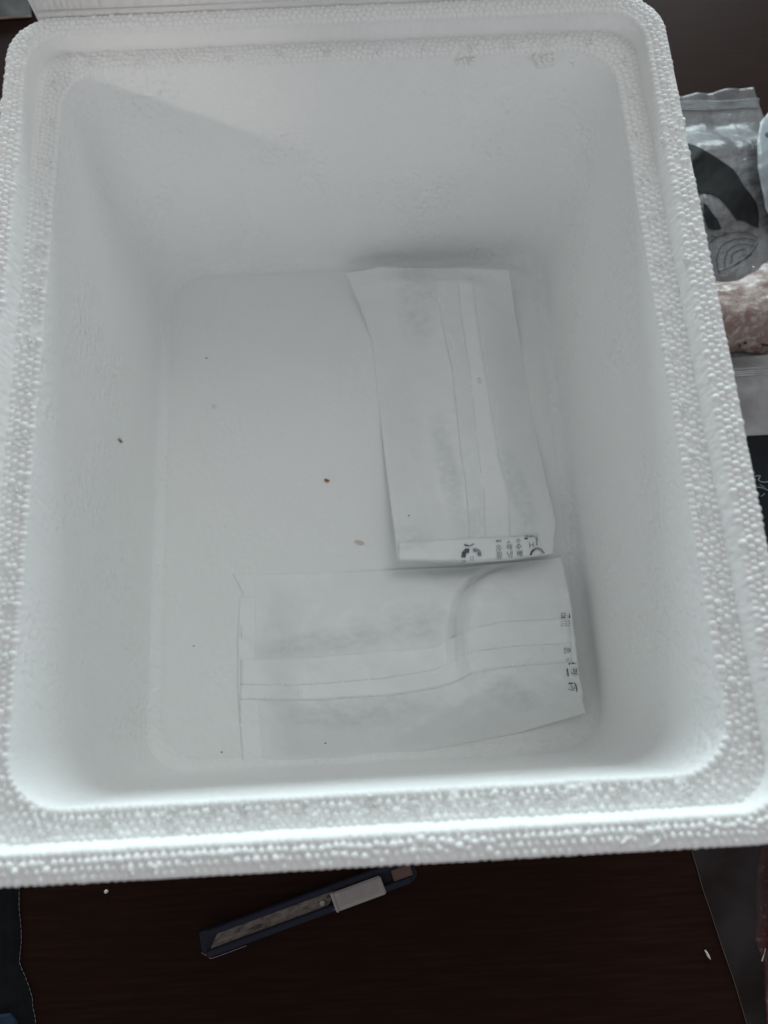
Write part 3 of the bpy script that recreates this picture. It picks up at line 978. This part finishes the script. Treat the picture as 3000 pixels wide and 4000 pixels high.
decal('black_print', [ol], ZT + .03, bb, M_BLACKP, bag, .0010, 18)
M_INK2 = m_plain('bag_line_print', (0.02, 0.022, 0.026), .5)
rings = []
for pl in (((480, 420), (560, 350), (640, 300), (760, 268), (920, 245), (1060, 242), (1170, 290), (1240, 360)),
           ((600, 640), (625, 540), (660, 470), (740, 400), (860, 360), (1010, 338), (1120, 355), (1210, 385)),
           ((720, 700), (735, 620), (770, 540), (850, 465), (960, 430), (1040, 430), (1180, 465)),
           ((825, 730), (835, 620), (880, 560), (960, 515), (1060, 508)),
           ((590, 640), (595, 760), (615, 870)), ((720, 690), (725, 790)), ((500, 300), (600, 325)),
           ((615, 870), (740, 825), (850, 775), (950, 715), (1045, 660), (1120, 600), (1190, 500), (1240, 420))):
    rings += stroke([c6(*p) for p in pl], 3.4)
rings += stroke([(*c6(850, 775), 4), (*c6(955, 715), 9)], 6) + stroke([(*c6(1040, 665), 9), (*c6(1140, 575), 7)], 8)
rings += [[c6(700, 255), c6(745, 245), c6(765, 270), c6(720, 278)]]
decal('ring_print', rings, ZT + .03, bb, M_INK2, bag, .0014, 30)
# frozen meat showing through the bag
def m_meat(name, a, b, c, frost=.62, fc=(.50, .48, .47)):
    t = Nt(name)
    col = t.ramp(t.noise(24, 5), [(0.3, a), (0.5, b), (0.7, c)])
    fr = t.ramp(t.noise(150, 6, t.mapping((1, 1.6, 1), (0, 0, .3)), .7), [(frost - .08, 0.0), (frost + .08, 1.0)])
    mx = t.n('ShaderNodeMix', data_type='RGBA')
    t.l(fr, mx.inputs['Factor']); t.l(col, mx.inputs[6]); mx.inputs[7].default_value = (*fc, 1)
    t.base(mx.outputs[2])
    t.set(Roughness=0.35, Specular_IOR_Level=0.5)
    n1 = t.bump(t.noise(60, 5), .5, .004)
    t.normal(t.bump(t.noise(420, 4), .4, .0008, n1))
    return t.m
M_MEAT = m_meat('frosted_brown_meat', (.19, .10, .065), (.28, .19, .16), (.38, .30, .27), .56, (.52, .48, .46))
def hm(u, v, p):
    e = hump(u, .22, .8) * smoothstep(0, .5, v) * smoothstep(0, .25, 1 - v)
    return 0.031 * e ** .7 + .005 * fbm(p.x, p.y, 20, 9.9) * e + .0022 * fbm(p.x, p.y, 60, 1.9) * e
meat = sheet('frozen_meat', pts(ZT, (2560, 1080), (2790, 1078), (2880, 1035), (2960, 950), (3080, 900)), pts(ZT, (2700, 1430), (2880, 1375), (2950, 1385), (3200, 1420)),
             pts(ZT, (2560, 1080), (2700, 1430)), pts(ZT, (3080, 900), (3200, 1420)), 70, 70, lambda u, v, p: hm(u, v, p) + .003, M_MEAT, bag)
bme = bvh_of(meat)
spk = [[c6(*q) for q in pl] for pl in (((1160, 2010), (1290, 1965), (1240, 2020), (1350, 2035), (1250, 2060), (1390, 2090), (1330, 2120), (1230, 2115)),
        ((860, 2070), (895, 2080), (900, 2140), (870, 2170)), ((930, 2050), (990, 2040), (985, 2085), (940, 2080)))]
decal('letter_print', spk, ZT + .01, bb, M_INK2, bag, .0100, 30)
bit('frost_speck', *c6(1180, 775), ZT + .040, .0011, (.8, .8, .78), 'small white frost speck on the brown frozen meat', 'frost speck')

# lower bag with the pressed closure
zb = empty('zip_bag', at(2900, 1560, ZT), 'grey plastic bag with pressed closure lines, below the frozen meat bag', 'plastic bag')
def hz(u, v, p):
    return 0.012 * smoothstep(0, .3, v) * smoothstep(0, .5, 1 - v) + .003 * fbm(p.x, p.y, 26, 7.7) * smoothstep(0, .3, 1 - v) + .0008
zbm = sheet('film', pts(ZT, (2760, 1410, .004), (2880, 1396, .006), (3160, 1380, .006)), pts(ZT, (2790, 1706, .004), (2930, 1702, .004), (3200, 1690, .004)),
            pts(ZT, (2760, 1410, .004), (2790, 1706, .004)), pts(ZT, (3160, 1380, .006), (3200, 1690, .004)), 60, 60, hz, M_FILM_END, zb)
bz = bvh_of(zbm)
for k, y in enumerate((1443, 1454, 1461, 1469)):
    tube('closure_line', drape([(x, y - (x - 2860) * .05 + math.sin(x / 30) * 1.0) for x in range(2840, 3040, 14)], ZT + .01, bz, .0005), .00035 + .0001 * (k > 1), M_FROST, zb)
M_GREYC = m_plain('greyish_contents', (.46, .45, .44), .5, .35, 30, .3)
sheet('contents', pts(ZT, (2780, 1470), (3120, 1450)), pts(ZT, (2800, 1625), (3120, 1610)), pts(ZT, (2780, 1470), (2800, 1625)), pts(ZT, (3120, 1450), (3120, 1610)), 40, 30,
      lambda u, v, p: .009 * hump(v, .3, .75) + .002 * fbm(p.x, p.y, 40, 2.0) + .001, M_GREYC, zb)

# pale pouch at the right border
pp = empty('pale_pouch', at(2990, 640, ZT), 'pale frosted pouch with a dark green mark, lying over the printed food bag', 'pouch')
M_PALE = m_plain('pale_frosted_film', (.36, .39, .41), .35, .14, 30, .3)
zq = ZT + .012
ppm = sheet('film', pts(zq, (2968, 480, .02), (3000, 442, .02), (3080, 400, .02)), pts(zq, (2990, 815, .020), (3060, 930, .02), (3160, 960, .02)),
            pts(zq, (2968, 480, .02), (2957, 560, .024), (2960, 660, .024), (2990, 815, .020)), pts(zq, (3080, 400, .02), (3160, 960, .02)), 40, 60,
            lambda u, v, p: .012 * hump(u, .3, .7) * hump(v, .2, .8) + .002 * fbm(p.x, p.y, 50, 3.0) + .001, M_PALE, pp)
decal('green_mark', [[c5(*q) for q in ((1320, 745), (1345, 715), (1400, 700), (1420, 760), (1395, 800), (1350, 790))]], zq + .03, bvh_of(ppm), m_plain('green_black_print', (.02, .05, .04), .5, .6, 300), pp, .001, 30)

# black fabric bag with loose threads
M_BLACKF = m_plain('black_woven_fabric', (.010, .012, .015), .75, .3, 200, .5, spec=.2)
cb = empty('black_cloth', at(2960, 1900, ZT), 'black cloth with loose white threads, beside the middle of the right rim', 'cloth')
cbm = sheet('fabric', pts(ZT, (2780, 1660), (2950, 1655), (3200, 1650)), pts(ZT, (2860, 3000), (3200, 3000)), pts(ZT, (2780, 1660), (2860, 3000)), pts(ZT, (3200, 1650), (3200, 3000)), 50, 120,
            lambda u, v, p: .0035 * smoothstep(0, .06, v) + .003 * abs(fbm(p.x, p.y, 18, 6.0)) + .0004, M_BLACKF, cb)
bc = bvh_of(cbm)
M_THR = m_plain('white_thread', (.34, .40, .48), .7)
def ct(x, y): return (2880 + x / 7.9, 1780 + y / 7.9)
for pl, r in ((((520, 650), (600, 632), (710, 608), (690, 660), (620, 760), (680, 800), (760, 828), (860, 830), (960, 800), (1080, 790)), .00026),
              (((600, 980), (720, 992), (820, 1020), (940, 1080), (1080, 1150)), .00028), (((675, 890), (760, 950), (835, 970)), .0002), (((715, 1270), (800, 1210), (825, 1170)), .00018)):
    q = resample([(*ct(*p), 0) for p in pl], 26)
    tube('thread', drape([(p.x, p.y) for p in q], ZT + .004, bc, .0008), r, M_THR, cb)

# clear vacuum bag with red meat, bottom right corner
vb = empty('vacuum_bag', at(2880, 3650, ZT), 'clear vacuum bag with dark red meat at the near right, below the box', 'meat bag')
M_CLEAR = m_film('clear_vacuum_film', (0.034, 0.029, 0.031), 0.14, 0.42, .3, 26, .35)
ve = [(2688, 3270, 0), (2699, 3316), (2723, 3395), (2745, 3475), (2774, 3558), (2817, 3692), (2868, 3836), (2915, 3996), (2945, 4080)]
vbm = sheet('film', pts(ZT, (2688, 3270), (2950, 3240, .006), (3200, 3230, .004)), pts(ZT, (2945, 4080), (3100, 4070, .004), (3300, 4070, .004)), pts(ZT, *ve), pts(ZT, (3200, 3230, .004), (3300, 4070, .004)), 60, 110,
            lambda u, v, p: (.011 * smoothstep(.25, .65, u) + .0016 * fbm(p.x, p.y, 40, 4.2) * smoothstep(0, .15, u) + .0006), M_CLEAR, vb)
tube('bag_edge', pts(ZT + .0006, *[(x + 1, y) for x, y, *_ in ve]), .00022, m_plain('cut_film_edge', (.10, .09, .085), .4), vb)
M_RED = m_meat('dark_red_meat', (.045, .005, .008), (.10, .014, .016), (.17, .070, .060), .63, (.32, .22, .20))
sheet('meat', pts(ZT, (2975, 3300), (3200, 3250)), pts(ZT, (2990, 4060), (3280, 4060)), pts(ZT, (2975, 3300), (2950, 3410), (2948, 3500), (2952, 3580), (2942, 3670), (2980, 3760), (2985, 3900), (2990, 4060)), pts(ZT, (3200, 3250), (3280, 4060)), 50, 110,
      lambda u, v, p: .011 * smoothstep(0, .18, u) + .003 * fbm(p.x, p.y, 45, 1.2) * smoothstep(0, .1, u) + .0035, M_RED, vb)
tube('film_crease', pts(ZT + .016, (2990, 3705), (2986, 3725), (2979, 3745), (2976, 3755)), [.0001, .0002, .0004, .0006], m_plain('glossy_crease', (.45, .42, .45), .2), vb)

# dark cloth with a stitched hem, bottom left corner
fc = empty('dark_cloth', at(40, 3700, ZT), 'dark teal cloth with pale stitched hem at the near left, below the box', 'cloth')
M_DCL = m_plain('dark_teal_fabric', (.0035, .0048, .0055), .8, .35, 160, .5, spec=.2)
st = [(75, 3440), (75, 3490), (74, 3540), (83, 3642), (83, 3680), (77, 3743), (77, 3765), (95, 3806), (114, 3857), (127, 3901), (128, 3936), (136, 3968), (150, 4060)]
fcm = sheet('fabric', pts(ZT, (-200, 3420), (75, 3440)), pts(ZT, (-200, 4060), (150, 4060)), pts(ZT, (-200, 3420), (-200, 4060)), pts(ZT, *st), 40, 90,
            lambda u, v, p: .0030 * smoothstep(0, .10, 1 - u) + .0025 * smoothstep(.10, .24, 1 - u) * smoothstep(.5, .3, 1 - u) + .0012 * fbm(p.x, p.y, 40, 3.3) + .0004, M_DCL, fc)
M_STITCH = m_plain('pale_stitching', (.15, .17, .17), .8)
q = resample([(x, y, 0) for x, y in st], 120)
for k in range(0, 116, 4):
    seg = pts(ZT + .0012, *[(p.x + random.uniform(-.8, .8), p.y) for p in q[k:k + 4]])
    tube('stitch', seg, .00024, M_STITCH, fc)
sheet('blue_patch', pts(ZT, (-30, 3960, .003), (50, 3950, .003)), pts(ZT, (-30, 4050, .003), (90, 4050, .003)), pts(ZT, (-30, 3960, .003), (-30, 4050, .003)), pts(ZT, (50, 3950, .003), (75, 3985, .003), (90, 4050, .003)), 14, 14,
      lambda u, v, p: .003 + .0015 * hump(u, .3, .7) + .003, m_plain('blue_fabric', (.007, .02, .045), .8, .4), fc)

# greyish bag, top left corner
gb = empty('grey_bag', at(30, 20, ZT), 'mottled grey bag with pale hem at the far left, beside the foam slab', 'bag')
M_MOTT = m_plain('mottled_grey_film', (.16, .17, .165), .4, .5, 40, .3)
sheet('film', pts(ZT, (-260, -160), (140, -190)), pts(ZT, (-200, 74), (-40, 72), (60, 66), (122, 62)), pts(ZT, (-260, -160), (-200, 74)), pts(ZT, (140, -190), (122, 62)), 50, 40,
      lambda u, v, p: .010 * hump(v, .3, .8) + .003 * fbm(p.x, p.y, 30, 2.8) * hump(v, .2, .9) + .0008, M_MOTT, gb)
tube('hem', pts(ZT + .0012, (-200, 75), (-40, 73), (60, 67), (122, 63)), .0008, m_plain('pale_hem', (.36, .28, .25), .6), gb)

# peeled foam shreds on the near rim
M_SHRED = m_plain('foam_shred', (.84, .85, .84), .5)
for pl in (((2585, 3238), (2592, 3262), (2578, 3285), (2556, 3300), (2540, 3307)), ((2470, 3268), (2440, 3285), (2425, 3300)), ((590, 3378), (612, 3400), (604, 3425)), ((505, 3395), (520, 3420)), ((2225, 240), (2243, 246), (2240, 262))):
    q = resample([(x, y, 0) for x, y in pl], 10)
    o = tube('foam_shred', [at(p.x, p.y, .0010 + .0006 * math.sin(i)) for i, p in enumerate(q)], [.0003 + .0005 * math.sin(math.pi * (i + .5) / 10) for i in range(10)], M_SHRED, box)
